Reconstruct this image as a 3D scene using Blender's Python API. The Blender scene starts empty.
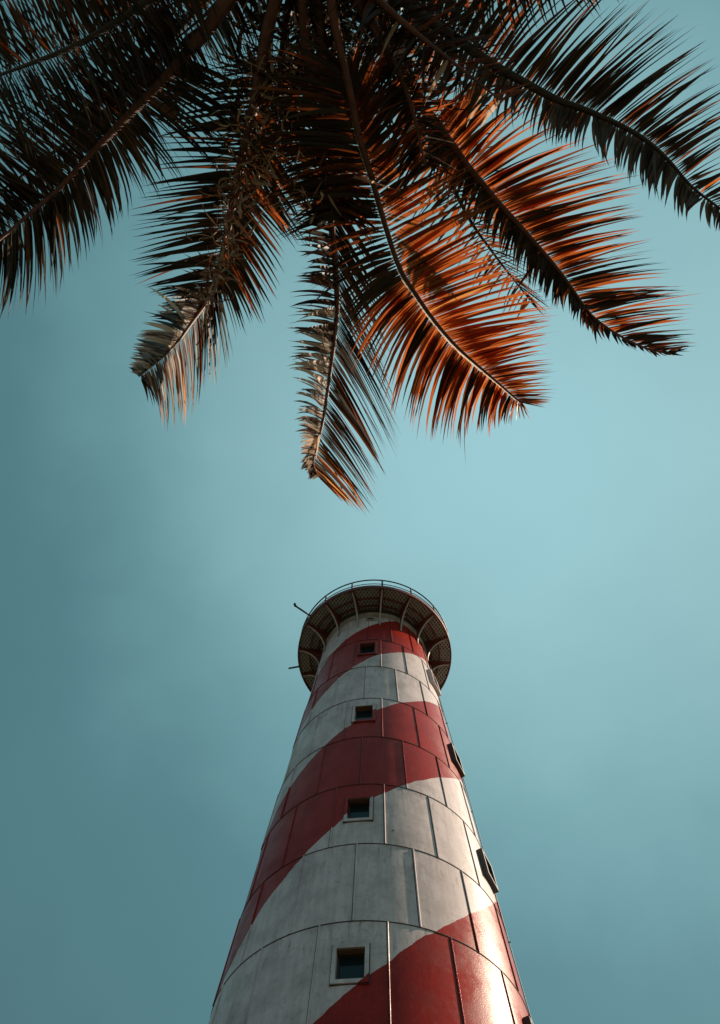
import bpy, bmesh, math, random
from mathutils import Vector, Matrix, noise
random.seed(11)
S = bpy.context.scene
COL = S.collection
R_ = math.radians
PI = math.pi

# ------------------------------------------------------------------ camera, sky, sun, exposure
CAMZ = 1.6
F = 735.0
PITCH, YAW, ROLL = 1.2374362898752143, -0.06677151846690518, 0.07470580135014009
fw = Vector((math.sin(YAW) * math.cos(PITCH), math.cos(YAW) * math.cos(PITCH), math.sin(PITCH)))
r0 = Vector((math.cos(YAW), -math.sin(YAW), 0))
u0 = r0.cross(fw)
rt = r0 * math.cos(ROLL) + u0 * math.sin(ROLL)
up = -r0 * math.sin(ROLL) + u0 * math.cos(ROLL)
cd = bpy.data.cameras.new('camera')
cam = bpy.data.objects.new('camera', cd)
COL.objects.link(cam)
S.camera = cam
cd.sensor_fit = 'VERTICAL'
cd.sensor_height = 24
cd.lens = F / 1024 * 24
cd.clip_end = 5000
m = Matrix((rt, up, -fw)).transposed().to_4x4()
m.translation = Vector((0, 0, CAMZ))
cam.matrix_world = m

SUN_AZ, SUN_EL = 101.0, 37.5          # azimuth counted from -Y (towards the viewer) to +X
sd = Vector((math.sin(R_(SUN_AZ)) * math.cos(R_(SUN_EL)), -math.cos(R_(SUN_AZ)) * math.cos(R_(SUN_EL)), math.sin(R_(SUN_EL))))
w = bpy.data.worlds.new('World')
S.world = w
w.use_nodes = True
nt = w.node_tree
nt.nodes.clear()
out = nt.nodes.new('ShaderNodeOutputWorld')
bg = nt.nodes.new('ShaderNodeBackground')
sky = nt.nodes.new('ShaderNodeTexSky')
sky.sky_type = 'NISHITA'
sky.sun_disc = False
sky.sun_elevation = R_(SUN_EL)
sky.sun_rotation = math.atan2(sd.x, sd.y)
sky.altitude = 0
sky.air_density = 1.0
sky.dust_density = 0.6
sky.ozone_density = 1.0
SKY_TINT = (0.70, 0.82, 0.60)
tint = nt.nodes.new('ShaderNodeMix')
tint.data_type = 'RGBA'
tint.blend_type = 'MULTIPLY'
tint.inputs[0].default_value = 1
tint.inputs[7].default_value = (*SKY_TINT, 1)
nt.links.new(sky.outputs[0], tint.inputs[6])
nt.links.new(tint.outputs[2], bg.inputs[0])
bg.inputs[1].default_value = 0.05
# sky haze with lens falloff; unseen part darkened to set the tower's shade
def vmath(op, a, b=None):
    nd = nt.nodes.new('ShaderNodeVectorMath'); nd.operation = op
    for i, v in enumerate((a, b)):
        if v is None: continue
        if isinstance(v, tuple): nd.inputs[i].default_value = v
        else: nt.links.new(v, nd.inputs[i])
    return nd
def fmath(op, a, b=None):
    nd = nt.nodes.new('ShaderNodeMath'); nd.operation = op
    for i, v in enumerate((a, b)):
        if v is None: continue
        if isinstance(v, (int, float)): nd.inputs[i].default_value = v
        else: nt.links.new(v, nd.inputs[i])
    return nd.outputs[0]
tc = nt.nodes.new('ShaderNodeTexCoord')
dirn = vmath('NORMALIZE', tc.outputs['Generated']).outputs[0]
dt = vmath('DOT_PRODUCT', dirn, tuple((fw * F + rt * (515 - 360) - up * (440 - 512)).normalized())).outputs['Value']
ang = fmath('MULTIPLY', fmath('ARCCOSINE', dt), 1 / PI)
def wnoise(scale, loc, detail):
    mp = nt.nodes.new('ShaderNodeMapping'); mp.inputs['Location'].default_value = loc
    nt.links.new(dirn, mp.inputs[0])
    nz = nt.nodes.new('ShaderNodeTexNoise')
    nz.inputs['Scale'].default_value = scale; nz.inputs['Detail'].default_value = detail; nz.inputs['Roughness'].default_value = 0.5
    nt.links.new(mp.outputs[0], nz.inputs['Vector'])
    return fmath('SUBTRACT', nz.outputs[0], 0.5)
ang = fmath('ADD', ang, fmath('MULTIPLY', wnoise(2.2, (1.3, .4, 2.1), 3), 0.075))
ang = fmath('ADD', ang, fmath('MULTIPLY', wnoise(7.0, (4.3, 1.4, .1), 4), 0.04))
ramp = nt.nodes.new('ShaderNodeValToRGB')
ramp.color_ramp.interpolation = 'B_SPLINE'
RAMP = [(0, (.305, .545, .585)), (8, (.285, .51, .54)), (14, (.25, .45, .47)), (22, (.193, .375, .388)), (28, (.140, .295, .31)), (33, (.096, .225, .240)), (38, (.060, .155, .170)),
        (45, (.052, .142, .145)), (52, (.038, .11, .12)), (62, (.034, .072, .098)), (85, (.034, .056, .082)), (180, (.02, .03, .045))]
els = ramp.color_ramp.elements
els[0].position = 0; els[0].color = (*RAMP[0][1], 1)
els[1].position = 1; els[1].color = (*RAMP[-1][1], 1)
for dg, c in RAMP[1:-1]:
    e = els.new(dg / 180); e.color = (*c, 1)
nt.links.new(ang, ramp.inputs[0])
bg2 = nt.nodes.new('ShaderNodeBackground')
nt.links.new(ramp.outputs[0], bg2.inputs[0])
bg2.inputs[1].default_value = 0.715
add = nt.nodes.new('ShaderNodeAddShader')
nt.links.new(bg.outputs[0], add.inputs[0]); nt.links.new(bg2.outputs[0], add.inputs[1])
nt.links.new(add.outputs[0], out.inputs[0])

sl = bpy.data.lights.new('sun', 'SUN')
sl.energy = 5.0
sl.angle = R_(0.5)
sl.color = (1.0, 0.79, 0.60)
so = bpy.data.objects.new('sun', sl)
COL.objects.link(so)
so.location = (30, 10, 40)
so.rotation_euler = sd.to_track_quat('Z', 'Y').to_euler()

S.view_settings.view_transform = 'Standard'
S.view_settings.look = 'None'
S.view_settings.gamma = 1
S.view_settings.use_curve_mapping = False
S.view_settings.exposure = 0.4

# ------------------------------------------------------------------ helpers
def link(name, bm, mats, parent=None, smooth=False):
    me = bpy.data.meshes.new(name)
    bm.to_mesh(me)
    bm.free()
    for mm in (mats if isinstance(mats, (list, tuple)) else [mats]):
        me.materials.append(mm)
    if smooth:
        for p in me.polygons:
            p.use_smooth = True
    o = bpy.data.objects.new(name, me)
    COL.objects.link(o)
    if parent:
        o.parent = parent
    return o

def tag(o, label=None, cat=None, group=None, kind=None):
    if label: o['label'] = label
    if cat: o['category'] = cat
    if group: o['group'] = group
    if kind: o['kind'] = kind
    return o

def empty(name, loc):
    o = bpy.data.objects.new(name, None)
    o.location = loc
    o.empty_display_size = 0.3
    COL.objects.link(o)
    return o

def box(bm, c, ax, ay, az, hx, hy, hz, mi=0):
    vs = []
    for sx, sy, sz in ((-1,-1,-1),(1,-1,-1),(1,1,-1),(-1,1,-1),(-1,-1,1),(1,-1,1),(1,1,1),(-1,1,1)):
        vs.append(bm.verts.new(c + ax * (sx * hx) + ay * (sy * hy) + az * (sz * hz)))
    for f in ((0,3,2,1),(4,5,6,7),(0,1,5,4),(1,2,6,5),(2,3,7,6),(3,0,4,7)):
        fc = bm.faces.new([vs[i] for i in f])
        fc.material_index = mi

def bar(bm, a, b, wd, ht, upv=Vector((0, 0, 1)), mi=0):
    d = (b - a)
    L = d.length
    d.normalize()
    s = d.cross(upv)
    if s.length < 1e-4:
        s = d.cross(Vector((1, 0, 0)))
    s.normalize()
    box(bm, (a + b) / 2, d, s, d.cross(s), L / 2, wd / 2, ht / 2, mi)

def tube(bm, pts, rads, n=8, caps=True, mi=0):
    rings = []
    N = len(pts)
    prev = None
    for i, p in enumerate(pts):
        t = (pts[min(i + 1, N - 1)] - pts[max(i - 1, 0)]).normalized()
        if prev is None:
            a = t.cross(Vector((0, 0, 1)))
            if a.length < 1e-3:
                a = t.cross(Vector((1, 0, 0)))
            a.normalize()
        else:
            a = (prev - t * prev.dot(t)).normalized()
        prev = a
        b = t.cross(a)
        r = rads[i] if isinstance(rads, (list, tuple)) else rads
        rings.append([bm.verts.new(p + a * (r * math.cos(2 * PI * k / n)) + b * (r * math.sin(2 * PI * k / n))) for k in range(n)])
    for i in range(N - 1):
        for k in range(n):
            f = bm.faces.new((rings[i][k], rings[i][(k + 1) % n], rings[i + 1][(k + 1) % n], rings[i + 1][k]))
            f.material_index = mi
            f.smooth = True
    if caps:
        bm.faces.new(list(reversed(rings[0]))).material_index = mi
        bm.faces.new(rings[-1]).material_index = mi

class NB:
    """small node-graph helper"""
    def __init__(s, name):
        s.m = bpy.data.materials.new(name)
        s.m.use_nodes = True
        s.t = s.m.node_tree
        s.t.nodes.clear()
        s.out = s.t.nodes.new('ShaderNodeOutputMaterial')
    def n(s, ty, **kw):
        nd = s.t.nodes.new(ty)
        for k, v in kw.items():
            setattr(nd, k, v)
        return nd
    def l(s, a, b):
        s.t.links.new(a, b)
    def math(s, op, a, b=None, c=None):
        nd = s.n('ShaderNodeMath', operation=op)
        for i, v in enumerate((a, b, c)):
            if v is None: continue
            if isinstance(v, (int, float)): nd.inputs[i].default_value = v
            else: s.l(v, nd.inputs[i])
        return nd.outputs[0]
    def noise(s, vec, scale, detail=4, rough=0.55):
        nd = s.n('ShaderNodeTexNoise')
        nd.inputs['Scale'].default_value = scale
        nd.inputs['Detail'].default_value = detail
        nd.inputs['Roughness'].default_value = rough
        if vec is not None: s.l(vec, nd.inputs['Vector'])
        return nd.outputs[0]
    def mapr(s, v, a, b, c, d):
        nd = s.n('ShaderNodeMapRange')
        s.l(v, nd.inputs[0])
        for i, x in enumerate((a, b, c, d)): nd.inputs[i + 1].default_value = x
        return nd.outputs[0]
    def mix(s, f, a, b, blend='MIX'):
        nd = s.n('ShaderNodeMix', data_type='RGBA', blend_type=blend)
        if isinstance(f, (int, float)): nd.inputs[0].default_value = f
        else: s.l(f, nd.inputs[0])
        for i, v in ((6, a), (7, b)):
            if isinstance(v, tuple): nd.inputs[i].default_value = (*v, 1)
            else: s.l(v, nd.inputs[i])
        return nd.outputs[2]
    def bump(s, h, st, dist=0.02):
        nd = s.n('ShaderNodeBump')
        nd.inputs['Strength'].default_value = st
        nd.inputs['Distance'].default_value = dist
        s.l(h, nd.inputs['Height'])
        return nd.outputs[0]
    def pbr(s, col, rough=0.6, metal=0.0, bump=None, spec=0.5):
        p = s.n('ShaderNodeBsdfPrincipled')
        if isinstance(col, tuple): p.inputs['Base Color'].default_value = (*col, 1)
        else: s.l(col, p.inputs['Base Color'])
        if isinstance(rough, (int, float)): p.inputs['Roughness'].default_value = rough
        else: s.l(rough, p.inputs['Roughness'])
        p.inputs['Metallic'].default_value = metal
        p.inputs['Specular IOR Level'].default_value = spec
        if bump is not None: s.l(bump, p.inputs['Normal'])
        return p.outputs[0]
    def done(s, sh):
        s.l(sh, s.out.inputs[0])
        return s.m

def simple(name, col, rough=0.6, metal=0.0, var=0.35, scale=6.0, bump=0.2, spec=0.5, dark=None):
    g = NB(name)
    tcn = g.n('ShaderNodeTexCoord').outputs['Object']
    n1 = g.noise(tcn, scale, 5)
    d = dark or tuple(c * (1 - var) for c in col)
    c = g.mix(g.mapr(n1, 0.3, 0.7, 0, 1), d, col)
    n2 = g.noise(tcn, scale * 8, 3)
    return g.done(g.pbr(c, rough, metal, g.bump(n2, bump, 0.01), spec))

# ------------------------------------------------------------------ lighthouse measures (metres)
U = 2.0
DY = 7.121425154523522 * U          # distance of the tower's axis
H0 = 4.998010453064491 * U + CAMZ   # height of the lowest ring joint in view
def RAD(k):                         # radius at ring number k
    if k < -3: 
        return (1.543140034539741 + 0.0794533404 * 3 - 0.00046642 * 9 + (-3 - k) * 0.085) * U
    return (1.543140034539741 - 0.0794533404219114 * k - 0.00046642239875123307 * k * k) * U
K0 = -H0 / U                        # ring number at the ground
KT = 7.22
PH0 = 5.2
def cyl(phi, r, k):
    a = R_(phi)
    return Vector((math.sin(a) * r, -math.cos(a) * r, H0 + k * U))
def radial(phi):
    a = R_(phi)
    return Vector((math.sin(a), -math.cos(a), 0)), Vector((math.cos(a), math.sin(a), 0))

# banded paint: two-start spiral whose bands narrow upwards
BX = [-6.0, -3.0, -0.54, 1.74, 3.64, 5.37, 6.66, 7.9]   # heights (ring numbers) of the band edges at phi = 0
def paint(name):
    g = NB(name)
    tcn = g.n('ShaderNodeTexCoord').outputs['Object']
    sep = g.n('ShaderNodeSeparateXYZ')
    g.l(tcn, sep.inputs[0])
    X, Y, Z = sep.outputs
    k = g.math('DIVIDE', g.math('SUBTRACT', Z, H0), U)
    ny = g.math('MULTIPLY', Y, -1.0)
    ph = g.math('ARCTAN2', X, ny)
    wob = g.noise(tcn, 1.1, 2)
    wob = g.math('ADD', g.math('MULTIPLY', g.math('SUBTRACT', wob, 0.5), 0.05), g.math('MULTIPLY', g.math('SUBTRACT', g.noise(tcn, 9.0, 3), 0.5), 0.012))
    # piecewise-linear band counter
    acc = None
    for i in range(len(BX) - 1):
        q = g.mapr(k, BX[i], BX[i + 1], 0, 1)
        acc = q if acc is None else g.math('ADD', acc, q)
    idx = g.math('SUBTRACT', acc, g.math('MULTIPLY', ph, 4 / (2 * PI)))
    idx = g.math('ADD', idx, wob)
    fr = g.math('FLOORED_MODULO', g.math('ADD', idx, 4.0), 2.0)
    isred = g.math('LESS_THAN', fr, 1.0)
    # BX[2] is where red (below) meets white (above): count there is 2 -> white from 2 to 3
    iswhite = isred
    # weathering
    cyv = g.n('ShaderNodeCombineXYZ')
    g.l(g.math('MULTIPLY', ph, 2.6), cyv.inputs[0])
    g.l(g.math('MULTIPLY', Z, 0.10), cyv.inputs[1])
    streak = g.noise(cyv.outputs[0], 9.0, 6, 0.62)
    blot = g.noise(tcn, 1.6, 6, 0.6)
    fine = g.noise(tcn, 9.0, 5, 0.65)
    wcol = g.mix(g.mapr(streak, 0.42, 0.72, 0, 0.55), (0.75, 0.655, 0.665), (0.42, 0.37, 0.37))
    wcol = g.mix(g.mapr(blot, 0.42, 0.68, 0, 0.7), wcol, (0.40, 0.345, 0.345))
    wcol = g.mix(g.mapr(fine, 0.54, 0.72, 0, 0.42), wcol, (0.24, 0.205, 0.20))
    rcol = g.mix(g.mapr(blot, 0.35, 0.72, 0, 1), (0.38, 0.026, 0.017), (0.25, 0.014, 0.012))
    rcol = g.mix(g.mapr(fine, 0.55, 0.75, 0, 0.5), rcol, (0.42, 0.07, 0.05))
    rcol = g.mix(g.mapr(streak, 0.5, 0.72, 0, 0.4), rcol, (0.17, 0.012, 0.012))
    vor = g.n('ShaderNodeTexVoronoi')
    vor.inputs['Scale'].default_value = 2.3
    g.l(tcn, vor.inputs['Vector'])
    spot = g.math('LESS_THAN', vor.outputs['Distance'], 0.055)
    spm = g.math('MULTIPLY', spot, g.mapr(g.noise(tcn, 0.8, 2), 0.5, 0.6, 0, 1))
    col = g.mix(iswhite, rcol, wcol)
    # rust and dirt runs that start at the joints and fade downwards
    fk = g.math('FRACT', g.math('ADD', k, 20.0))
    cy2 = g.n('ShaderNodeCombineXYZ')
    g.l(g.math('MULTIPLY', ph, 6.0), cy2.inputs[0])
    g.l(g.math('MULTIPLY', Z, 0.35), cy2.inputs[1])
    run = g.mapr(g.noise(cy2.outputs[0], 6.0, 4, .6), 0.55, 0.68, 0, 1)
    runm = g.math('MULTIPLY', run, g.mapr(fk, 0.45, 1.0, 0, 0.55))
    col = g.mix(runm, col, (0.13, 0.085, 0.06))
    col = g.mix(spm, col, (0.07, 0.065, 0.06))
    hb = g.math('ADD', g.math('MULTIPLY', fine, 0.6), g.noise(tcn, 45, 3))
    rg = g.math('ADD', g.mapr(fine, 0.3, 0.7, 0.22, 0.32), g.mapr(blot, 0.4, 0.65, 0, 0.18))
    return g.done(g.pbr(col, rg, 0, g.bump(hb, 0.22, 0.012), 0.19))

M_PAINT = paint('banded_paint')
M_CREAM = simple('cream_paint', (0.50, 0.44, 0.40), 0.55, var=0.5, scale=4)
M_STEEL = simple('oxide_red_steel', (0.19, 0.05, 0.048), 0.6, var=0.5, scale=5)
M_DECK = simple('deck_plate', (0.13, 0.125, 0.115), 0.7, var=0.4, scale=4)
M_MESH = simple('grating_metal', (0.50, 0.49, 0.45), 0.5, var=0.4, scale=6)
M_RAIL = simple('dark_iron', (0.02, 0.024, 0.026), 0.5, var=0.3)
M_WOOD = simple('window_soffit_wood', (0.17, 0.085, 0.04), 0.6, var=0.4)
M_DARKFR = simple('dark_frame', (0.05, 0.045, 0.042), 0.5, var=0.3)
M_JOINT_SHADE = simple('joint_and_shade_dark', (0.05, 0.042, 0.038), 0.8, var=0.4)  # ring joints; also the painted shade beside strips and casings
M_INT = simple('dark_room', (0.02, 0.018, 0.016), 0.9)
g = NB('window_glass')
M_GLASS = g.done(g.pbr((0.008, 0.026, 0.028), 0.1, 0, None, 0.5))

# ------------------------------------------------------------------ ground
g = NB('dry_ground')
tcn = g.n('ShaderNodeTexCoord').outputs['Object']
c1 = g.mix(g.mapr(g.noise(tcn, 0.35, 8), 0.35, 0.65, 0, 1), (0.085, 0.075, 0.05), (0.045, 0.05, 0.028))
M_GROUND = g.done(g.pbr(c1, 0.95, 0, g.bump(g.noise(tcn, 14, 6), 0.6, 0.03)))
bm = bmesh.new()
bmesh.ops.create_grid(bm, x_segments=40, y_segments=40, size=1500)
tag(link('ground', bm, M_GROUND), kind='structure')
bm = bmesh.new()
prof = [(0, 0), (4.9, 0), (4.9, .12), (4.75, .15)]
bmesh.ops.create_cone(bm, cap_ends=True, segments=96, radius1=6.3, radius2=6.2, depth=0.15)
for v in bm.verts: v.co += Vector((0, DY, 0.079))
g = NB('concrete')
tcn = g.n('ShaderNodeTexCoord').outputs['Object']
M_CONC = g.done(g.pbr(g.mix(g.noise(tcn, 1.2, 6), (0.26, 0.25, 0.23), (0.36, 0.35, 0.32)), 0.9))
tag(link('pavement', bm, M_CONC), kind='structure')

# ------------------------------------------------------------------ lighthouse
LH = empty('lighthouse', (0, DY, 0))
tag(LH, 'tall tapering lighthouse with spiralling red and white painted bands and a round gallery on top', 'lighthouse')

WIN = []   # (phi, k_low, k_high, half width in metres, projection, kind)
for kc in (0, 2, 4, 6):
    lo, hi = {0: (-.64, -.26), 2: (1.35, 1.77), 4: (3.37, 3.81), 6: (5.42, 5.89)}[kc]
    WIN.append((-6.2, lo, hi, 0.315, 0.035, 'front'))
for kc in (-2, 0, 2, 4, 6):
    lo, hi = {-2: (-2.62, -2.28), 0: (-.68, -.31), 2: (1.33, 1.70), 4: (3.33, 3.72), 6: (5.40, 5.82)}[kc]
    WIN.append((64.0, lo, hi, 0.30, 0.11, 'side'))
CAS = 0.072   # casing width

def build_wall():
    bm = bmesh.new()
    phis = set(round(PH0 + 360 / 256 * i - 180, 4) for i in range(256))
    ks = set()
    k = K0
    while k < KT:
        ks.add(round(k, 4)); k += 0.25
    ks.add(KT)
    holes = []
    for (ph, lo, hi, hw, pr, kd) in WIN:
        rr = RAD((lo + hi) / 2)
        da = math.degrees((hw - CAS * 0.6) / rr)
        a0, a1 = round(ph - da, 4), round(ph + da, 4)
        b0, b1 = round(lo + CAS * 0.6 / U, 4), round(hi - CAS * 0.6 / U, 4)
        for s in (phis,):
            for q in list(s):
                if min(abs(q - a0), abs(q - a1)) < 0.45: s.discard(q)
            s.add(a0); s.add(a1)
        ks.add(b0); ks.add(b1)
        holes.append((a0, a1, b0, b1))
    phis = sorted(phis)
    ks = sorted(ks)
    V = [[bm.verts.new(cyl(p, RAD(kk), kk)) for p in phis] for kk in ks]
    n = len(phis)
    for i in range(len(ks) - 1):
        kc = (ks[i] + ks[i + 1]) / 2
        for j in range(n):
            j2 = (j + 1) % n
            pc = (phis[j] + phis[j2]) / 2 if j2 else 180
            if any(a0 < pc < a1 and b0 < kc < b1 for a0, a1, b0, b1 in holes): continue
            f = bm.faces.new((V[i][j], V[i][j2], V[i + 1][j2], V[i + 1][j]))
            f.smooth = True
    # raised joint strips: rings
    def ringstrip(k, hh, pr):
        prof = [(-0.02, -hh), (pr, -hh * .8), (pr, hh * .8), (-0.02, hh)]
        N = 192
        rows = [[bm.verts.new(cyl(360 * j / N, RAD(k) + a, k + b / U)) for j in range(N)] for a, b in prof]
        for q in range(3):
            for j in range(N):
                bm.faces.new((rows[q][j], rows[q][(j + 1) % N], rows[q + 1][(j + 1) % N], rows[q + 1][j])).material_index = 1
    kk = math.ceil(K0)
    while kk < KT:
        ringstrip(kk, 0.009, 0.012)
        kk += 1
    # vertical strips, staggered from ring to ring
    for r in range(math.floor(K0), 7):
        off = PH0 if r % 2 else PH0 - 11.25
        for i in range(16):
            ph = off + 22.5 * i + random.uniform(-.25, .25)
            k1, k2 = max(K0, r + .004), min(r + 1 - .004, KT)
            nrm, tn = radial(ph)
            hw = random.uniform(0.012, 0.019)
            pr = random.uniform(0.022, 0.032)
            prev = None
            for s in range(5):
                kq = k1 + (k2 - k1) * s / 4
                c = cyl(ph, RAD(kq), kq)
                cur = [bm.verts.new(c + tn * (x * hw) + nrm * y) for x, y in ((-1.1, -.02), (-.95, pr * .45), (-.45, pr), (.2, pr), (.8, pr * .55), (1.15, -.02))]
                if prev:
                    for q in range(5):
                        bm.faces.new((prev[q], prev[q + 1], cur[q + 1], cur[q]))
                else:
                    bm.faces.new(cur)
                prev = cur
            bm.faces.new(list(reversed(prev)))
            # dark line left of the strip: the ridge's shade put into the colour
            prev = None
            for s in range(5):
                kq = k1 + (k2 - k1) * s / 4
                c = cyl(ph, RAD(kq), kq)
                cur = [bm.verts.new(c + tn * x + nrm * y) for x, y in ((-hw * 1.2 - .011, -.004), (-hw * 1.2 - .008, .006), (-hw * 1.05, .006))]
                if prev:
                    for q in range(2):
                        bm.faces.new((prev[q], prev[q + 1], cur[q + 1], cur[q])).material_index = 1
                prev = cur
    return bm
wall = link('tower_wall', build_wall(), [M_PAINT, M_JOINT_SHADE], LH)

def frame_ring(bm, c, tn, upv, nrm, hw, hh, w_, d0, d1, mi=0):
    """rectangular casing: outer half size hw x hh, bar width w_, from depth d0 to d1 along nrm"""
    O = [(-hw, -hh), (hw, -hh), (hw, hh), (-hw, hh)]
    I = [(-hw + w_, -hh + w_), (hw - w_, -hh + w_), (hw - w_, hh - w_), (-hw + w_, hh - w_)]
    P = lambda q, d: bm.verts.new(c + tn * q[0] + upv * q[1] + nrm * d)
    o0 = [P(q, d0) for q in O]; o1 = [P(q, d1) for q in O]
    i0 = [P(q, d0) for q in I]; i1 = [P(q, d1) for q in I]
    for j in range(4):
        l = (j + 1) % 4
        for f in ((o1[j], o1[l], i1[l], i1[j]), (o0[j], o0[l], o1[l], o1[j]), (i1[j], i1[l], i0[l], i0[j]), (o0[l], o0[j], i0[j], i0[l])):
            bm.faces.new(f).material_index = mi

for (ph, lo, hi, hw, pr, kd) in WIN:
    kc = (lo + hi) / 2
    nrm, tn = radial(ph)
    tp = (cyl(ph, RAD(hi), hi) - cyl(ph, RAD(lo), lo)).normalized()   # follows the batter of the wall
    nn = tn.cross(tp) * 1.0
    if nn.dot(nrm) < 0: nn = -nn
    c = cyl(ph, RAD(kc), kc)
    hh = (cyl(ph, RAD(hi), hi) - cyl(ph, RAD(lo), lo)).length / 2
    bm = bmesh.new()
    frame_ring(bm, c, tn, tp, nn, hw, hh, CAS, -0.30, pr)
    
    bmesh.ops.recalc_face_normals(bm, faces=bm.faces)
    wn = link('window', bm, [M_PAINT if kd == 'front' or lo > 5 else M_DARKFR], LH)
    if kd == 'front':
        bm = bmesh.new()
        frame_ring(bm, c, tn, tp, nn, hw + .013, hh + .013, .013, -0.05, pr * .35)
        bmesh.ops.recalc_face_normals(bm, faces=bm.faces)
        link('casing_shade_line', bm, M_JOINT_SHADE, wn)  # dark outline: shade at the casing's edge put into the colour
    bm = bmesh.new()
    frame_ring(bm, c, tn, tp, nn, hw - CAS - .002, hh - CAS - .002, 0.04, -0.17, -0.12)
    link('sash', bm, M_DARKFR, wn)
    bm = bmesh.new()
    box(bm, c + tp * (hh - CAS - 0.018) + nn * (-0.045 + pr * .3), tn, tp, nn, hw - CAS - 0.004, 0.012, 0.06)
    link('lintel_board', bm, M_WOOD, wn)
    bm = bmesh.new()
    box(bm, c + nn * -0.155, tn, tp, nn, hw - CAS - .047, hh - CAS - .047, 0.006)
    link('pane', bm, M_GLASS, wn)

# --- top of the tower: cream cornice, round vent
bm = bmesh.new()
prof = [(0.0, 6.99), (0.012, 6.99), (0.012, 7.03), (0.0, 7.035), (0.0, 7.09), (0.03, 7.11), (0.03, 7.16), (0.0, 7.165)]
N = 128
rows = [[bm.verts.new(cyl(360 * j / N, RAD(b) + 0.004 + a * U, b)) for j in range(N)] for a, b in prof]
for q in range(len(prof) - 1):
    for j in range(N):
        f = bm.faces.new((rows[q][j], rows[q][(j + 1) % N], rows[q + 1][(j + 1) % N], rows[q + 1][j]))
        f.smooth = True
link('cornice', bm, M_CREAM, LH)
nrm, tn = radial(-4.5)
bm = bmesh.new()
c = cyl(-4.5, RAD(6.87) + .01, 6.87)
pts = [c + nrm * .03 + tn * (.15 * math.cos(a)) + Vector((0, 0, .085 * math.sin(a))) for a in [2 * PI * i / 24 for i in range(25)]]
tube(bm, pts, 0.022, 6, False)
vent = link('vent', bm, M_CREAM, LH)
bm = bmesh.new()
vs = [bm.verts.new(p) for p in pts[:-1]]
bm.faces.new(vs)
link('vent_dark', bm, M_INT, vent)  # flat dark disk, the shaded inside of the opening as colour

# --- gallery
RG = 1.445 * U
KD = 7.225
gal = None
bm = bmesh.new()
def ring(bm, r1, r2, k1, k2, N=128, mi=0):
    A = [[bm.verts.new(cyl(360 * j / N, r, k)) for j in range(N)] for r, k in ((r1, k1), (r2, k1), (r2, k2), (r1, k2))]
    for q in range(4):
        for j in range(N):
            bm.faces.new((A[q][j], A[q][(j + 1) % N], A[(q + 1) % 4][(j + 1) % N], A[(q + 1) % 4][j])).material_index = mi
ring(bm, 0.4, RG - .02, KD + .045, KD + .075)
bmesh.ops.recalc_face_normals(bm, faces=bm.faces)
gal = link('gallery', bm, M_DECK, LH)
bm = bmesh.new()
ring(bm, RG - .03, RG + .012, KD - .01, KD + .085)
ring(bm, 1.21 * U, 1.235 * U, KD - .005, KD + .043)
ring(bm, 1.06 * U, 1.085 * U, KD + .0, KD + .043)
bmesh.ops.recalc_face_normals(bm, faces=bm.faces)
link('rim_beam', bm, M_STEEL, gal)
for i in range(16):
    bm = bmesh.new()
    nrm, tn = radial(PH0 + 22.5 * i)
    z = H0 + (KD + .018) * U
    a = nrm * (0.99 * U); b = nrm * (RG - .035)
    bar(bm, Vector((a.x, a.y, z)), Vector((b.x, b.y, z)), 0.15, 0.11)
    link('radial_beam', bm, M_STEEL, gal)
# diamond grating under the deck
bm = bmesh.new()
ri, ro = 1.0 * U, RG - .035
zc = H0 + (KD + .034) * U
def clip(n_, d_, off):
    res = []
    if abs(off) < ro:
        L = math.sqrt(ro * ro - off * off)
        if abs(off) < ri:
            l = math.sqrt(ri * ri - off * off)
            res = [(-L, -l), (l, L)]
        else:
            res = [(-L, L)]
    for a, b in res:
        p = n_ * off + d_ * a; q = n_ * off + d_ * b
        yield p, q
for sgn in (1, -1):
    n_ = Vector((math.cos(R_(35) * sgn), math.sin(R_(35) * sgn), 0)); d_ = Vector((-n_.y, n_.x, 0))
    off = -ro
    while off < ro:
        for p, q in clip(n_, d_, off):
            bar(bm, p + Vector((0, 0, zc + .006 * sgn)), q + Vector((0, 0, zc + .006 * sgn)), 0.028, 0.02)
        off += 0.105
link('grating', bm, M_MESH, gal)
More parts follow.
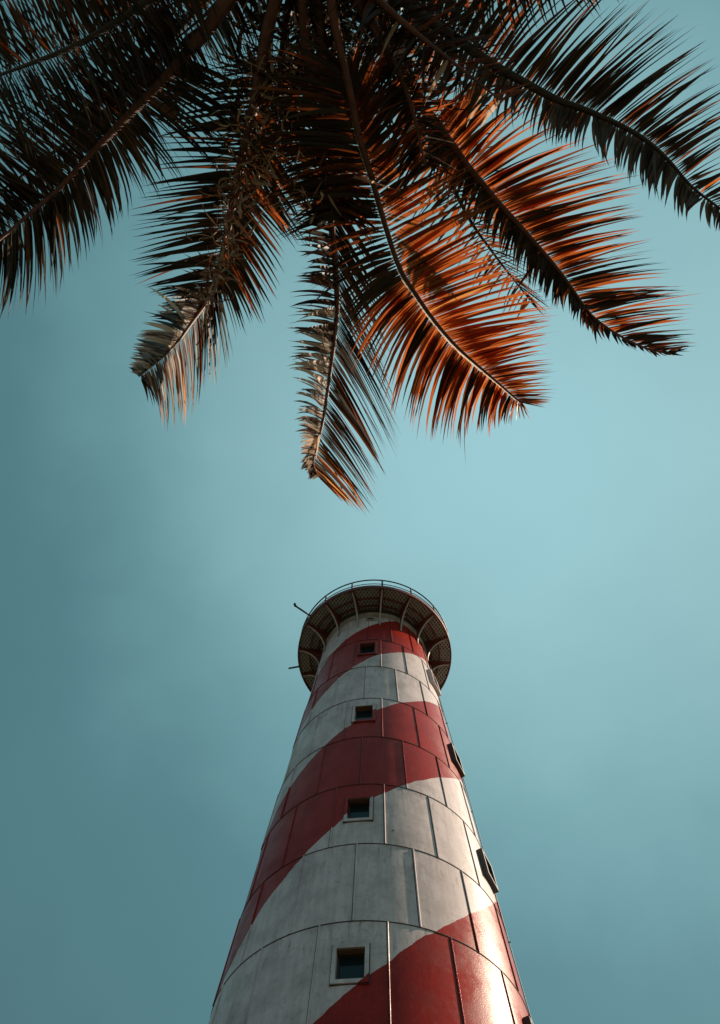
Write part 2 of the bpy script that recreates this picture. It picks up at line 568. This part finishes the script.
# brackets: web plate + curved flange
for i in range(16):
    ph = PH0 + 22.5 * i
    nrm, tn = radial(ph)
    k_lo = 6.62
    rw = RAD(k_lo) + .01
    arc = []
    rx = RG - .06 - rw; hz = (KD - .02 - k_lo) * U
    for q in range(13):
        a = PI / 2 * q / 12
        arc.append((rw + rx * (1 - math.cos(a)), k_lo * U + hz * math.sin(a)))
    bm = bmesh.new()
    top = (KD - .01) * U
    for sgn in (-1, 1):
        vs = []
        base = [(r_, z_) for r_, z_ in arc]
        # strip between the arc and the wall/deck corner
        loA = [bm.verts.new(nrm * r_ + tn * (.012 * sgn) + Vector((0, 0, H0 + z_))) for r_, z_ in base]
        loB = []
        for r_, z_ in base:
            loB.append(bm.verts.new(nrm * max(RAD(z_ / U) + .005, rw - .25 if False else RAD(z_ / U) + .005 + (r_ - rw)) + tn * (.012 * sgn) + Vector((0, 0, H0 + max(z_, top if r_ - rw > .02 else z_)))))
        for q in range(len(base) - 1):
            try: bm.faces.new((loA[q], loA[q + 1], loB[q + 1], loB[q]))
            except ValueError: pass
    br = link('bracket', bm, M_STEEL, LH)
    bm = bmesh.new()
    prev = None
    for q, (r_, z_) in enumerate(arc):
        a = PI / 2 * q / 12
        nn = nrm * math.sin(a) * 0 + nrm * (math.cos(a) * 0 ) 
        inw = (nrm * math.cos(a) - Vector((0, 0, 1)) * math.sin(a))
        c = nrm * r_ + Vector((0, 0, H0 + z_))
        cur = [bm.verts.new(c + tn * x + inw * y) for x, y in ((-.027, 0), (.027, 0), (.027, .02), (-.027, .02))]
        if prev:
            for s in range(4):
                bm.faces.new((prev[s], prev[(s + 1) % 4], cur[(s + 1) % 4], cur[s]))
        prev = cur
    bmesh.ops.recalc_face_normals(bm, faces=bm.faces)
    link('flange', bm, M_CREAM, br)
# railing
bm = bmesh.new()
KR = 7.575
for i in range(16):
    ph = PH0 + 22.5 * i
    a = cyl(ph, RG - .02, KD + .08); b = cyl(ph, RG - .02, KR)
    tube(bm, [a, b], 0.032, 8)
for kk, rr in ((KR, .026), (KR - .17, .016), (KR - .33, .016)):
    tube(bm, [cyl(360 * j / 96, RG - .02, kk) for j in range(97)], rr, 8, False)
link('railing', bm, M_RAIL, gal)
# two short arms standing out from the rim
for (ph, r2, dk, knob) in ((-55.5, 1.80, 0.02, True), (-100, 1.66, -.02, False)):
    bm = bmesh.new()
    nrm, tn = radial(ph)
    a = cyl(ph, RG - .05, KD + .05); b = cyl(ph, r2 * U, KD + .05 + dk)
    tube(bm, [a, b], 0.035, 8)
    if knob:
        tube(bm, [b - nrm * .02, b + nrm * .03 + Vector((0, 0, .12))], 0.05, 8)
    link('outrigger_arm', bm, M_RAIL, gal)
# lightning conductor down the sunny side
bm = bmesh.new()
pts = []
k = 7.1
while k > K0:
    pts.append(cyl(86 + 1.2 * math.sin(k * 1.3), RAD(k) + .10, k)); k -= 0.3
tube(bm, pts, 0.011, 6)
cable = bm
for kk in range(math.ceil(K0), 8):
    bar(bm, cyl(86, RAD(kk) - .01, kk + .06), cyl(86, RAD(kk) + .11, kk + .06), .02, .02)
link('lightning_conductor', bm, M_RAIL, LH)

# ------------------------------------------------------------------ palm
def ray(px, py):
    return (fw * F + rt * (px - 360) - up * (py - 512)).normalized()
def at(px, py, z):                     # point of the world z metres above the eye
    d = ray(px, py)
    return Vector((0, 0, CAMZ)) + d * (z / d.z)

def leafmat(name, refl, refl2, trans, trans2, tw, rough=0.45):
    g = NB(name)
    geo = g.n('ShaderNodeNewGeometry')
    rnd = geo.outputs['Random Per Island']
    tcn = g.n('ShaderNodeTexCoord').outputs['Object']
    ns = g.noise(tcn, 7, 4)
    f = g.math('ADD', g.math('MULTIPLY', rnd, .7), g.math('MULTIPLY', g.mapr(ns, .3, .7, 0, 1), .3))
    rc = g.mix(f, refl, refl2)
    tcx = g.mix(f, trans, trans2)
    p = g.pbr(rc, rough, 0, None, 0.22)
    tr = g.n('ShaderNodeBsdfTranslucent')
    g.l(tcx, tr.inputs[0])
    mx = g.n('ShaderNodeMixShader')
    mx.inputs[0].default_value = tw
    g.l(p, mx.inputs[1]); g.l(tr.outputs[0], mx.inputs[2])
    return g.done(mx.outputs[0])
L_DARK = leafmat('leaf_deep', (0.018, 0.017, 0.010), (0.048, 0.036, 0.022), (0.008, 0.006, 0.003), (0.03, 0.012, 0.006), 0.25)  # deep leaf green; shade on the upper left fronds put into it too
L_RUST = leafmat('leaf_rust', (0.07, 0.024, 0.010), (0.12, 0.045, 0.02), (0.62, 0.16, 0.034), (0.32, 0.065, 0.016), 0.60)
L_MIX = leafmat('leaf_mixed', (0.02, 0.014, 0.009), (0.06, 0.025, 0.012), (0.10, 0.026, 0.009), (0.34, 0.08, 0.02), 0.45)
L_TAN = leafmat('leaf_tan', (0.38, 0.29, 0.21), (0.55, 0.44, 0.34), (0.85, 0.70, 0.54), (0.75, 0.52, 0.34), 0.5)  # dried pale leaf, with direct sun on its near face put in
M_RACH = simple('leaf_stalk', (0.14, 0.05, 0.025), 0.5, var=0.6, scale=9)
M_RACHD = simple('leaf_stalk_dark', (0.03, 0.022, 0.014), 0.5, var=0.5, scale=9)
g = NB('palm_bark')
tcn = g.n('ShaderNodeTexCoord').outputs['Object']
wv = g.n('ShaderNodeTexWave', bands_direction='Z')
wv.inputs['Scale'].default_value = 3.2; wv.inputs['Distortion'].default_value = 2.5
g.l(tcn, wv.inputs['Vector'])
M_BARK = g.done(g.pbr(g.mix(wv.outputs[1], (0.12, 0.10, 0.08), (0.24, 0.21, 0.17)), 0.9, 0, g.bump(wv.outputs[1], .6, .03)))
M_COIR = simple('dry_fibre', (0.20, 0.11, 0.055), 0.85, var=0.7, scale=12)

ZC = 8.6
CROWN = at(322, -62, ZC)
PALM = empty('coconut_palm', (CROWN.x - .25, CROWN.y - .5, 0))
tag(PALM, 'coconut palm overhead with dark and rust coloured drooping fronds, nearest to the viewer', 'palm')
PO = PALM.location.copy()

def catmull(P, t):
    n = len(P) - 1
    x = max(0, min(n - 1e-6, t * n))
    i = int(x); f = x - i
    p1, p2 = P[i], P[i + 1]
    p0 = P[i - 1] if i else p1 * 2 - p2
    p3 = P[i + 2] if i + 2 <= n else p2 * 2 - p1
    return 0.5 * ((2 * p1) + (p2 - p0) * f + (2 * p0 - 5 * p1 + 4 * p2 - p3) * f * f + (3 * p1 - p0 - 3 * p2 + p3) * f ** 3)

def leaflet(bm, a, b, tang, w0, sag, mi, twist, seg=6, curl=0.0, back=0.06, base_mi=None, droop=0.0):
    v = b - a
    L = v.length
    c = a + v * 0.5 + Vector((0, 0, sag * L)) - tang * (back * L)
    pts = []
    SS = [0, .028, .2, .4, .6, .8, 1.0]
    seg = 6
    for s in SS:
        pts.append(a * (1 - s) ** 2 + c * (2 * s * (1 - s)) + b * s * s - Vector((0, 0, droop * L * max(0, s - .5) ** 2)))
    N0 = tang.cross(v).normalized()
    rows = []
    for i, p in enumerate(pts):
        s = SS[i]
        d = (pts[min(i + 1, seg)] - pts[max(i - 1, 0)]).normalized()
        W = d.cross(N0).normalized()
        Nn = W.cross(d)
        tw = twist + curl * s
        W2 = W * math.cos(tw) + Nn * math.sin(tw)
        N2 = W2.cross(d)
        if s < .1: wd = 0.35 + s * 4
        elif s < .2: wd = 1
        else: wd = max(0.0, 1 - .95 * ((s - .2) / .8) ** 1.0)
        wd *= w0 / 2
        if i == seg:
            rows.append([bm.verts.new(p)])
        else:
            rows.append([bm.verts.new(p - W2 * wd), bm.verts.new(p + N2 * (wd * .35)), bm.verts.new(p + W2 * wd)])
    for i in range(seg):
        A, B = rows[i], rows[i + 1]
        if len(B) == 3:
            fs = ((A[0], A[1], B[1], B[0]), (A[1], A[2], B[2], B[1]))
        else:
            fs = ((A[0], A[1], B[0]), (A[1], A[2], B[0]))
        for f in fs:
            fc = bm.faces.new(f)
            fc.material_index = base_mi if (i == 0 and base_mi is not None) else mi
            fc.smooth = True

def frond(rows, zs, n, mats, label=None, wd=0.042, stem=None, r0=0.07, jit=1.0, matfn=None, tw=(0.55, 0.3), sag=0.05, back=(.06, .06), pale=False, tipd=1.0):
    """rows: (rachis px,py, left tip px,py, right tip px,py, left dz, right dz); zs: height above the eye at each row"""
    PR, TL, TR = [], [], []
    first = None
    for i, r in enumerate(rows):
        z = zs[i] if isinstance(zs, list) else zs(i / (len(rows) - 1))
        p = at(r[0], r[1], z)
        PR.append(p)
        if len(r) > 2:
            if first is None: first = i
            TL.append(at(r[2], r[3], z + r[6])); TR.append(at(r[4], r[5], z + r[7]))
    Tf = first / (len(rows) - 1)
    seedf = random.uniform(0, 50)
    bm = bmesh.new()
    for side, T in ((0, TL), (1, TR)):
        for i in range(n):
            s = (i + random.uniform(-.22, .22) * jit) / (n - 1)
            s = min(1, max(0, s)) ** tipd
            t = Tf + (1 - Tf) * s
            a = catmull(PR, t) 
            tang = (catmull(PR, min(1, t + .01)) - catmull(PR, max(0, t - .01))).normalized()
            b = catmull(T, min(1, max(0, s + random.gauss(0, .003) * jit)))
            v = b - a
            b = a + v * random.uniform(.84, 1.06) + Vector((random.gauss(0, .015), random.gauss(0, .015), random.gauss(0, .03))) * jit
            cl = noise.noise(Vector((i * .23, side * 7.7 + len(rows), seedf))) + .5 * noise.noise(Vector((i * .7, side * 3.1, seedf + 9)))
            b += tang * (.17 * cl) + Vector((0, 0, .14 * cl))
            if random.random() < .05 * jit and s < .8:
                b += Vector((random.gauss(0, .1), random.gauss(0, .1), -random.uniform(.05, .3)))
            if random.random() < .04 * jit:
                b = a + (b - a) * random.uniform(.35, .75)
            mi = matfn(side, s) if matfn else 0
            sg = 1 if side else -1
            tan_ = mi == 3
            leaflet(bm, a + v.normalized() * .01, b, tang, wd * random.uniform(.8, 1.15) * (1.0 if tan_ else 1), sag + random.gauss(0, .015),
                    mi, sg * random.gauss(*((.35, .3) if tan_ else tw)), curl=random.gauss(.1, .35), back=back[side] + random.gauss(0, .015), base_mi=3 if (pale and side == 0 and s < .93) else None, droop=random.uniform(0, .7) if random.random() < .35 else 0)  # pale bases on the left, with the light they catch as colour
    for v in bm.verts: v.co -= PO
    fo = link('frond', bm, mats, PALM)
    if label: fo['label'] = label
    bm = bmesh.new()
    K = 40
    pts = [catmull(PR, q / K) - PO for q in range(K + 1)]
    rad = [r0 * (1 - .90 * min(1, q / K * 1.05)) ** 1.25 + 0.006 for q in range(K + 1)]
    tube(bm, pts, rad, 8)
    link('midrib', bm, stem or M_RACHD, fo)
    return PR

def pick(ws):
    def f(side, s):
        x = random.random(); a = 0
        wl = ws(side, s)
        for i, q in enumerate(wl):
            a += q
            if x < a: return i
        return len(wl) - 1
    return f
L_GREY_SHEEN = leafmat('leaf_grey_sheen', (0.05, 0.052, 0.05), (0.10, 0.10, 0.095), (0.02, 0.02, 0.012), (0.05, 0.03, 0.02), 0.2, 0.35)  # sky reflection on the lower leaflets put into the leaf colour
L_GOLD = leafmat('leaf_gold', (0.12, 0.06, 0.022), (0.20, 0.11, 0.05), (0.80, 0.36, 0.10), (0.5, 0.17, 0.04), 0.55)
MATS = [L_DARK, L_MIX, L_RUST, L_TAN, L_GREY_SHEEN, L_GOLD]

# main rust coloured frond in the middle
frond([(322, -55), (328, -15), (336, 28), (345, 70, 290, 30, 352, 10, -.25, .1), (351, 98, 255, 92, 378, 35, -.3, .1), (359, 136, 246, 140, 418, 72, -.3, .1),
       (371, 175, 250, 192, 452, 112, -.3, .05), (383, 218, 285, 240, 478, 160, -.3, .05), (399, 267, 325, 330, 508, 212, -.3, 0), (415, 293, 362, 375, 530, 250, -.3, 0),
       (433, 319, 395, 415, 545, 290, -.3, 0), (455, 345, 425, 440, 552, 322, -.3, 0), (476, 364, 452, 442, 553, 348, -.25, 0), (497, 382, 482, 432, 553, 374, -.2, 0),
       (514, 397, 508, 424, 552, 396, -.1, 0), (522, 403, 532, 414, 545, 404, 0, 0)],
      lambda t: ZC - .9 + 2.2 * t - 3.0 * t ** 2.2, 190, MATS, 'long rust coloured frond hanging down the middle', .053, M_RACH, .045,
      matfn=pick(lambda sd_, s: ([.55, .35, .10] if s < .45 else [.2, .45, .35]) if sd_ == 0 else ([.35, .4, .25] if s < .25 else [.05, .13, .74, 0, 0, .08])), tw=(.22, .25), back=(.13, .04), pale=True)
# right rust frond
frond([(330, -50), (352, -10), (385, 45), (415, 90), (435, 122, 420, 170, 500, 55, -.3, .05), (452, 145, 436, 192, 525, 78, -.3, 0), (468, 167, 452, 208, 552, 103, -.3, 0),
       (484, 186, 470, 225, 592, 135, -.3, 0), (499, 204, 488, 242, 622, 162, -.3, 0), (516, 222, 506, 262, 640, 184, -.3, 0), (532, 240, 524, 280, 646, 206, -.3, 0),
       (548, 258, 540, 296, 640, 232, -.3, 0), (562, 275, 555, 308, 662, 252, -.25, 0), (577, 296, 572, 318, 678, 284, -.2, 0), (591, 315, 590, 332, 686, 302, -.1, 0),
       (615, 333, 622, 345, 690, 324, 0, 0), (645, 348, 655, 355, 693, 342, 0, 0), (672, 354, 686, 356, 694, 350, 0, 0)],
      lambda t: ZC + 1.2 * t - 2.3 * t ** 2.0, 165, MATS, 'rust and black frond reaching to the right', .051, M_RACH, .055,
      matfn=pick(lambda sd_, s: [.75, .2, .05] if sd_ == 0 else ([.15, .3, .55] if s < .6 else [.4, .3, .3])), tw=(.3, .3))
# inner frond behind the middle one
frond([(330, -50), (362, 0), (395, 45, 370, 80, 450, 10, -.3, .1), (415, 85, 388, 130, 480, 55, -.3, .1), (432, 130, 398, 180, 500, 100, -.3, .0), (448, 175, 410, 225, 515, 165, -.3, 0),
       (470, 220, 440, 260, 530, 225, -.3, 0), (500, 262, 480, 300, 540, 280, -.2, 0), (530, 300, 520, 325, 548, 318, -.1, 0)],
      lambda t: ZC + .9 + .8 * t - 1.4 * t ** 2, 60, MATS, None, .052, M_RACHD, .06, matfn=pick(lambda sd_, s: [.3, .4, .3]))
# dark frond top right
frond([(335, -60), (375, -25), (420, 14, 400, 60, 440, -70, -.35, .2), (458, 40, 440, 95, 520, -55, -.35, .2), (495, 66, 478, 115, 580, -35, -.35, .2), (527, 84, 515, 128, 618, -15, -.35, .15),
       (557, 100, 545, 140, 650, 2, -.35, .1), (580, 108, 570, 150, 680, 20, -.35, .1), (604, 118, 598, 160, 702, 42, -.35, .05), (631, 131, 622, 176, 718, 68, -.35, 0),
       (652, 145, 643, 190, 735, 92, -.3, 0), (670, 162, 662, 205, 742, 125, -.3, 0), (692, 187, 686, 216, 748, 162, -.2, 0), (722, 210, 720, 232, 765, 200, -.1, 0), (750, 232, 755, 245, 780, 230, 0, 0)],
      lambda t: ZC + .9 * t - 2.2 * t ** 2.0, 165, MATS, 'near black frond in the top right', .049, M_RACHD, .06,
      matfn=pick(lambda sd_, s: [.25, .05, 0, 0, .7] if sd_ == 0 else [.85, .13, .02]), tw=(.4, .3))
# frond hanging to the tip below the middle
frond([(312, -55), (303, -15), (305, 40), (312, 100, 240, 95, 350, 160, -.2, -.2), (322, 165, 268, 165, 372, 230, -.2, -.3), (330, 215, 288, 212, 385, 300, -.5, -.1), (335, 262, 298, 255, 392, 365, -.75, .1),
       (337, 306, 291, 306, 400, 428, -.8, .1), (334, 340, 290, 335, 394, 450, -.8, .1), (330, 371, 292, 362, 384, 465, -.8, .1), (324, 414, 295, 404, 376, 492, -.75, .1), (318, 442, 300, 440, 372, 512, -.65, .05),
       (313, 462, 303, 466, 362, 512, -.5, 0), (316, 474, 312, 482, 345, 502, -.3, 0)],
      lambda t: ZC + .5 * t - 3.2 * t ** 1.9, 150, MATS, 'frond with pale left leaflets and a rust tip', .062, M_RACH, .055,
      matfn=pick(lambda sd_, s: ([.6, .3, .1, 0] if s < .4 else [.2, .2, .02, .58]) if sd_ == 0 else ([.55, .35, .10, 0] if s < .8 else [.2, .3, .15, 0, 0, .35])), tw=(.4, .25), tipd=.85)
# left drooping frond with a folded pale tip
frond([(305, -55), (285, -25), (270, 20), (262, 62, 200, 60, 300, 110, -.2, -.2), (254, 105, 165, 108, 305, 165, -.2, -.3), (245, 145, 148, 150, 300, 215, -.2, -.35), (238, 178, 138, 188, 293, 250, -.2, -.4),
       (231, 211, 132, 225, 283, 278, -.2, -.4), (226, 238, 130, 264, 270, 312, -.2, -.4), (219, 268, 135, 283, 248, 340, -.2, -.4), (212, 290, 160, 292, 225, 372, -.55, 0), (203, 307, 160, 306, 204, 395, -.65, .1),
       (192, 322, 150, 313, 194, 412, -.7, .1), (176, 344, 138, 333, 182, 424, -.65, .1), (158, 361, 132, 352, 170, 430, -.5, .1), (140, 375, 131, 372, 152, 398, -.3, .05)],
      lambda t: ZC + .4 * t - 2.9 * t ** 1.9, 150, MATS, 'left drooping frond with folded pale tip', .058, M_RACH, .07,
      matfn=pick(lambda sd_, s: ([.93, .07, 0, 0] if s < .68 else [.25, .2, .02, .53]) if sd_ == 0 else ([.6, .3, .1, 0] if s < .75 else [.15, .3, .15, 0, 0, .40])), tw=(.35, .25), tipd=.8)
# left big dark frond
frond([(300, -70), (262, -35), (229, 0), (205, 32), (183, 58, 120, -20, 262, 95, -.1, -.25), (165, 79, 95, 10, 250, 135, -.1, -.3), (146, 98, 75, 40, 225, 165, -.1, -.3), (126, 118, 55, 62, 180, 190, -.1, -.3),
       (105, 140, 35, 85, 132, 215, -.1, -.35), (84, 162, 12, 108, 108, 240, -.1, -.35), (60, 188, -12, 130, 78, 270, -.1, -.35), (40, 205, -35, 150, 50, 300, -.1, -.35), (20, 222, -50, 170, 15, 318, -.1, -.35),
       (-5, 244, -70, 195, -15, 320, -.1, -.3), (-40, 272, -90, 230, -50, 330, -.1, -.2)],
      lambda t: ZC + .7 * t - 2.4 * t ** 2.0, 160, MATS, 'big black frond on the left with a bare brown stalk', .052, M_RACH, .085,
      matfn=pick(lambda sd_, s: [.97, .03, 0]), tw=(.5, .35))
frond([(295, -70), (250, -40), (205, 0), (165, 45, 120, -40, 215, 100, -.1, -.3), (125, 92, 70, 20, 165, 160, -.1, -.3), (90, 125, 20, 60, 120, 200, -.1, -.3), (50, 155, -20, 90, 75, 235, -.1, -.3), (0, 192, -60, 130, 25, 265, -.1, -.3), (-60, 235, -90, 190, -50, 300, -.1, -.2)],
      lambda t: ZC + .8 + .6 * t - 2.0 * t ** 2.0, 75, MATS, None, .054, M_RACHD, .06, matfn=pick(lambda sd_, s: [.97, .03, 0]))
# top left fronds
frond([(295, -80), (245, -60), (195, -30, 160, -100, 225, 45, 0, -.3), (150, 0, 110, -70, 188, 85, 0, -.3), (112, 25, 70, -40, 150, 112, 0, -.3), (75, 46, 30, -20, 118, 135, 0, -.3), (35, 62, -20, 5, 80, 150, 0, -.3), (0, 75, -60, 30, 38, 165, 0, -.3), (-50, 95, -100, 70, -20, 160, 0, -.2)],
      lambda t: ZC + .8 * t - 2.0 * t ** 2.0, 95, MATS, 'frond filling the top left corner', .046, M_RACHD, .07, matfn=pick(lambda sd_, s: [.88, .12, 0]))
frond([(300, -85), (240, -75), (180, -60, 150, -120, 190, 42, 0, -.3), (120, -40, 90, -110, 140, 50, 0, -.3), (60, -20, 30, -90, 85, 75, 0, -.3), (0, 0, -40, -70, 30, 90, 0, -.3), (-60, 30, -100, -20, -30, 100, 0, -.3)],
      lambda t: ZC + .5 + .6 * t - 1.6 * t ** 2.0, 80, MATS, None, .052, M_RACHD, .06, matfn=pick(lambda sd_, s: [.8, .2, 0]))
# top right filler
frond([(335, -80), (385, -60), (430, -40, 440, -110, 425, 45, .1, -.3), (480, -35, 500, -110, 485, 50, .1, -.3), (530, -38, 560, -100, 545, 30, .1, -.3), (590, -45, 630, -100, 610, 8, .1, -.3), (640, -55, 690, -90, 660, -10, 0, -.2)],
      lambda t: ZC + .6 + .4 * t - 1.6 * t ** 2.0, 70, MATS, None, .052, M_RACHD, .06, matfn=pick(lambda sd_, s: [.8, .15, .05]))
# withered inner fronds filling the crown
for rows_, dz in (
    ([(308, -60), (290, 0), (282, 60, 220, 40, 330, 90, -.2, -.2), (278, 110, 205, 110, 325, 150, -.2, -.2), (272, 155, 205, 175, 318, 200, -.2, -.3), (262, 200, 215, 225, 300, 250, -.2, -.3)], .5),
    ([(318, -60), (318, 0), (320, 30), (322, 70, 262, 50, 390, 60, -.2, -.2), (326, 110, 262, 120, 392, 120, -.2, -.2), (330, 160, 270, 180, 392, 180, -.2, -.3), (332, 210, 285, 235, 380, 240, -.2, -.3)], .2),
    ([(328, -60), (355, -10), (382, 40, 365, 75, 440, 20, -.2, 0), (402, 80, 375, 120, 455, 75, -.2, 0), (415, 120, 388, 160, 462, 125, -.2, 0), (425, 165, 395, 205, 465, 180, -.2, 0)], -.55),
    ([(325, -70), (350, -30, 340, -5, 380, -40, -.2, .1), (378, 0, 362, 30, 430, -25, -.2, .1), (412, 30, 385, 80, 470, 10, -.2, .1), (450, 60, 425, 105, 515, 45, -.2, .1), (500, 100, 480, 130, 540, 90, -.1, 0)], -.6),
    ([(322, -80), (345, -45, 330, 10, 400, -70, -.2, .1), (380, -25, 355, 40, 440, -40, -.2, .1), (420, 5, 395, 60, 470, -20, -.2, .1), (455, 40, 430, 90, 500, 20, -.1, 0)], .7),
    ([(312, -80), (322, -45, 270, -20, 380, -30, -.2, .1), (330, -10, 280, 25, 385, 20, -.2, .1), (336, 30, 290, 60, 385, 60, -.2, .1), (340, 70, 300, 100, 380, 100, -.1, 0)], .8),
    ([(300, -80), (270, -40, 250, -90, 300, 20, -.1, -.2), (235, -15, 190, -60, 262, 60, -.1, -.2), (205, 15, 160, -25, 240, 85, -.1, -.2), (175, 40, 140, 10, 205, 100, -.1, -.2)], .6)):
    frond(rows_, (lambda d: (lambda t: ZC + d + .3 * t - 1.0 * t * t))(dz), 60, MATS, None, .052, M_RACH, .06, matfn=pick(lambda sd_, s: [.62, .25, .08, .05]), jit=1.8)

# dry curled fibres and withered leaflets clinging to the stalks
bm = bmesh.new()
def wisps(bm, px, py, z, n, spread, ln, wd, mi_=None):
    for i in range(n):
        a = at(px + random.gauss(0, spread), py + random.gauss(0, spread * 1.2), z + random.gauss(0, .25)) - PO
        d = Vector((random.gauss(0, 1), random.gauss(0, 1), random.gauss(-.4, .8))).normalized()
        L = ln * random.uniform(.4, 1.3)
        tg = Vector((random.gauss(0, 1), random.gauss(0, 1), random.gauss(0, 1))).normalized()
        leaflet(bm, a, a + d * L, tg, wd * random.uniform(.5, 1.4), random.gauss(0, .3), mi_ if mi_ is not None else (0 if random.random() < .6 else 1), random.uniform(0, 3), curl=random.gauss(0, 2.5), back=random.gauss(0, .4))
for (px, py, z, n, sp) in ((262, 110, 8.3, 60, 16), (252, 160, 8.0, 90, 16), (240, 200, 7.7, 80, 12), (226, 240, 7.3, 60, 9), (215, 275, 7.0, 45, 6), (207, 298, 6.8, 35, 5),
                           (275, 60, 8.5, 60, 20), (320, 30, 8.7, 70, 28), (300, 90, 8.5, 60, 25), (285, 140, 8.3, 50, 20), (380, 55, 8.7, 50, 24), (300, 200, 8.0, 30, 16)):
    wisps(bm, px, py, z, int(n * 1.3), sp, .22, .026)
for (px, py, n, sp) in ((290, 25, 170, 40), (350, 15, 150, 40), (400, 45, 90, 35), (330, 70, 110, 35), (280, 80, 70, 24)):
    wisps(bm, px, py, 9.1, n, sp, .65, .05, 2)
df = link('dry_fibre', bm, [simple('withered_leaf', (0.42, 0.29, 0.18), .7, var=.7, scale=9), L_MIX, L_DARK], PALM)
df['kind'] = 'stuff'

# crown heart: sheath bases, husks
bm = bmesh.new()
Cc = CROWN - PO
for i in range(14):
    a = 2 * PI * i / 14
    d = Vector((math.cos(a), math.sin(a), 0))
    p = [Cc + Vector((0, 0, -.5)), Cc + d * .16 + Vector((0, 0, -.15)), Cc + d * .3 + Vector((0, 0, .2)), Cc + d * .55 + Vector((0, 0, .5))]
    tube(bm, p, [.10, .12, .08, .05], 8)
link('leaf_bases', bm, M_COIR, PALM)
bm = bmesh.new()
pts = []; rad = []
base = Vector((0, 0, 0)); topp = Cc + Vector((0, 0, -.1))
for i in range(31):
    t = i / 30
    p = base.lerp(topp, t) + Vector((.12 * math.sin(t * 3), .1 * math.sin(t * 2.2), 0)) * (1 - t)
    pts.append(p); rad.append(.17 + .12 * (1 - t) ** 6 + (.012 if i % 2 else 0))
tube(bm, pts, rad, 16)
link('trunk', bm, M_BARK, PALM)
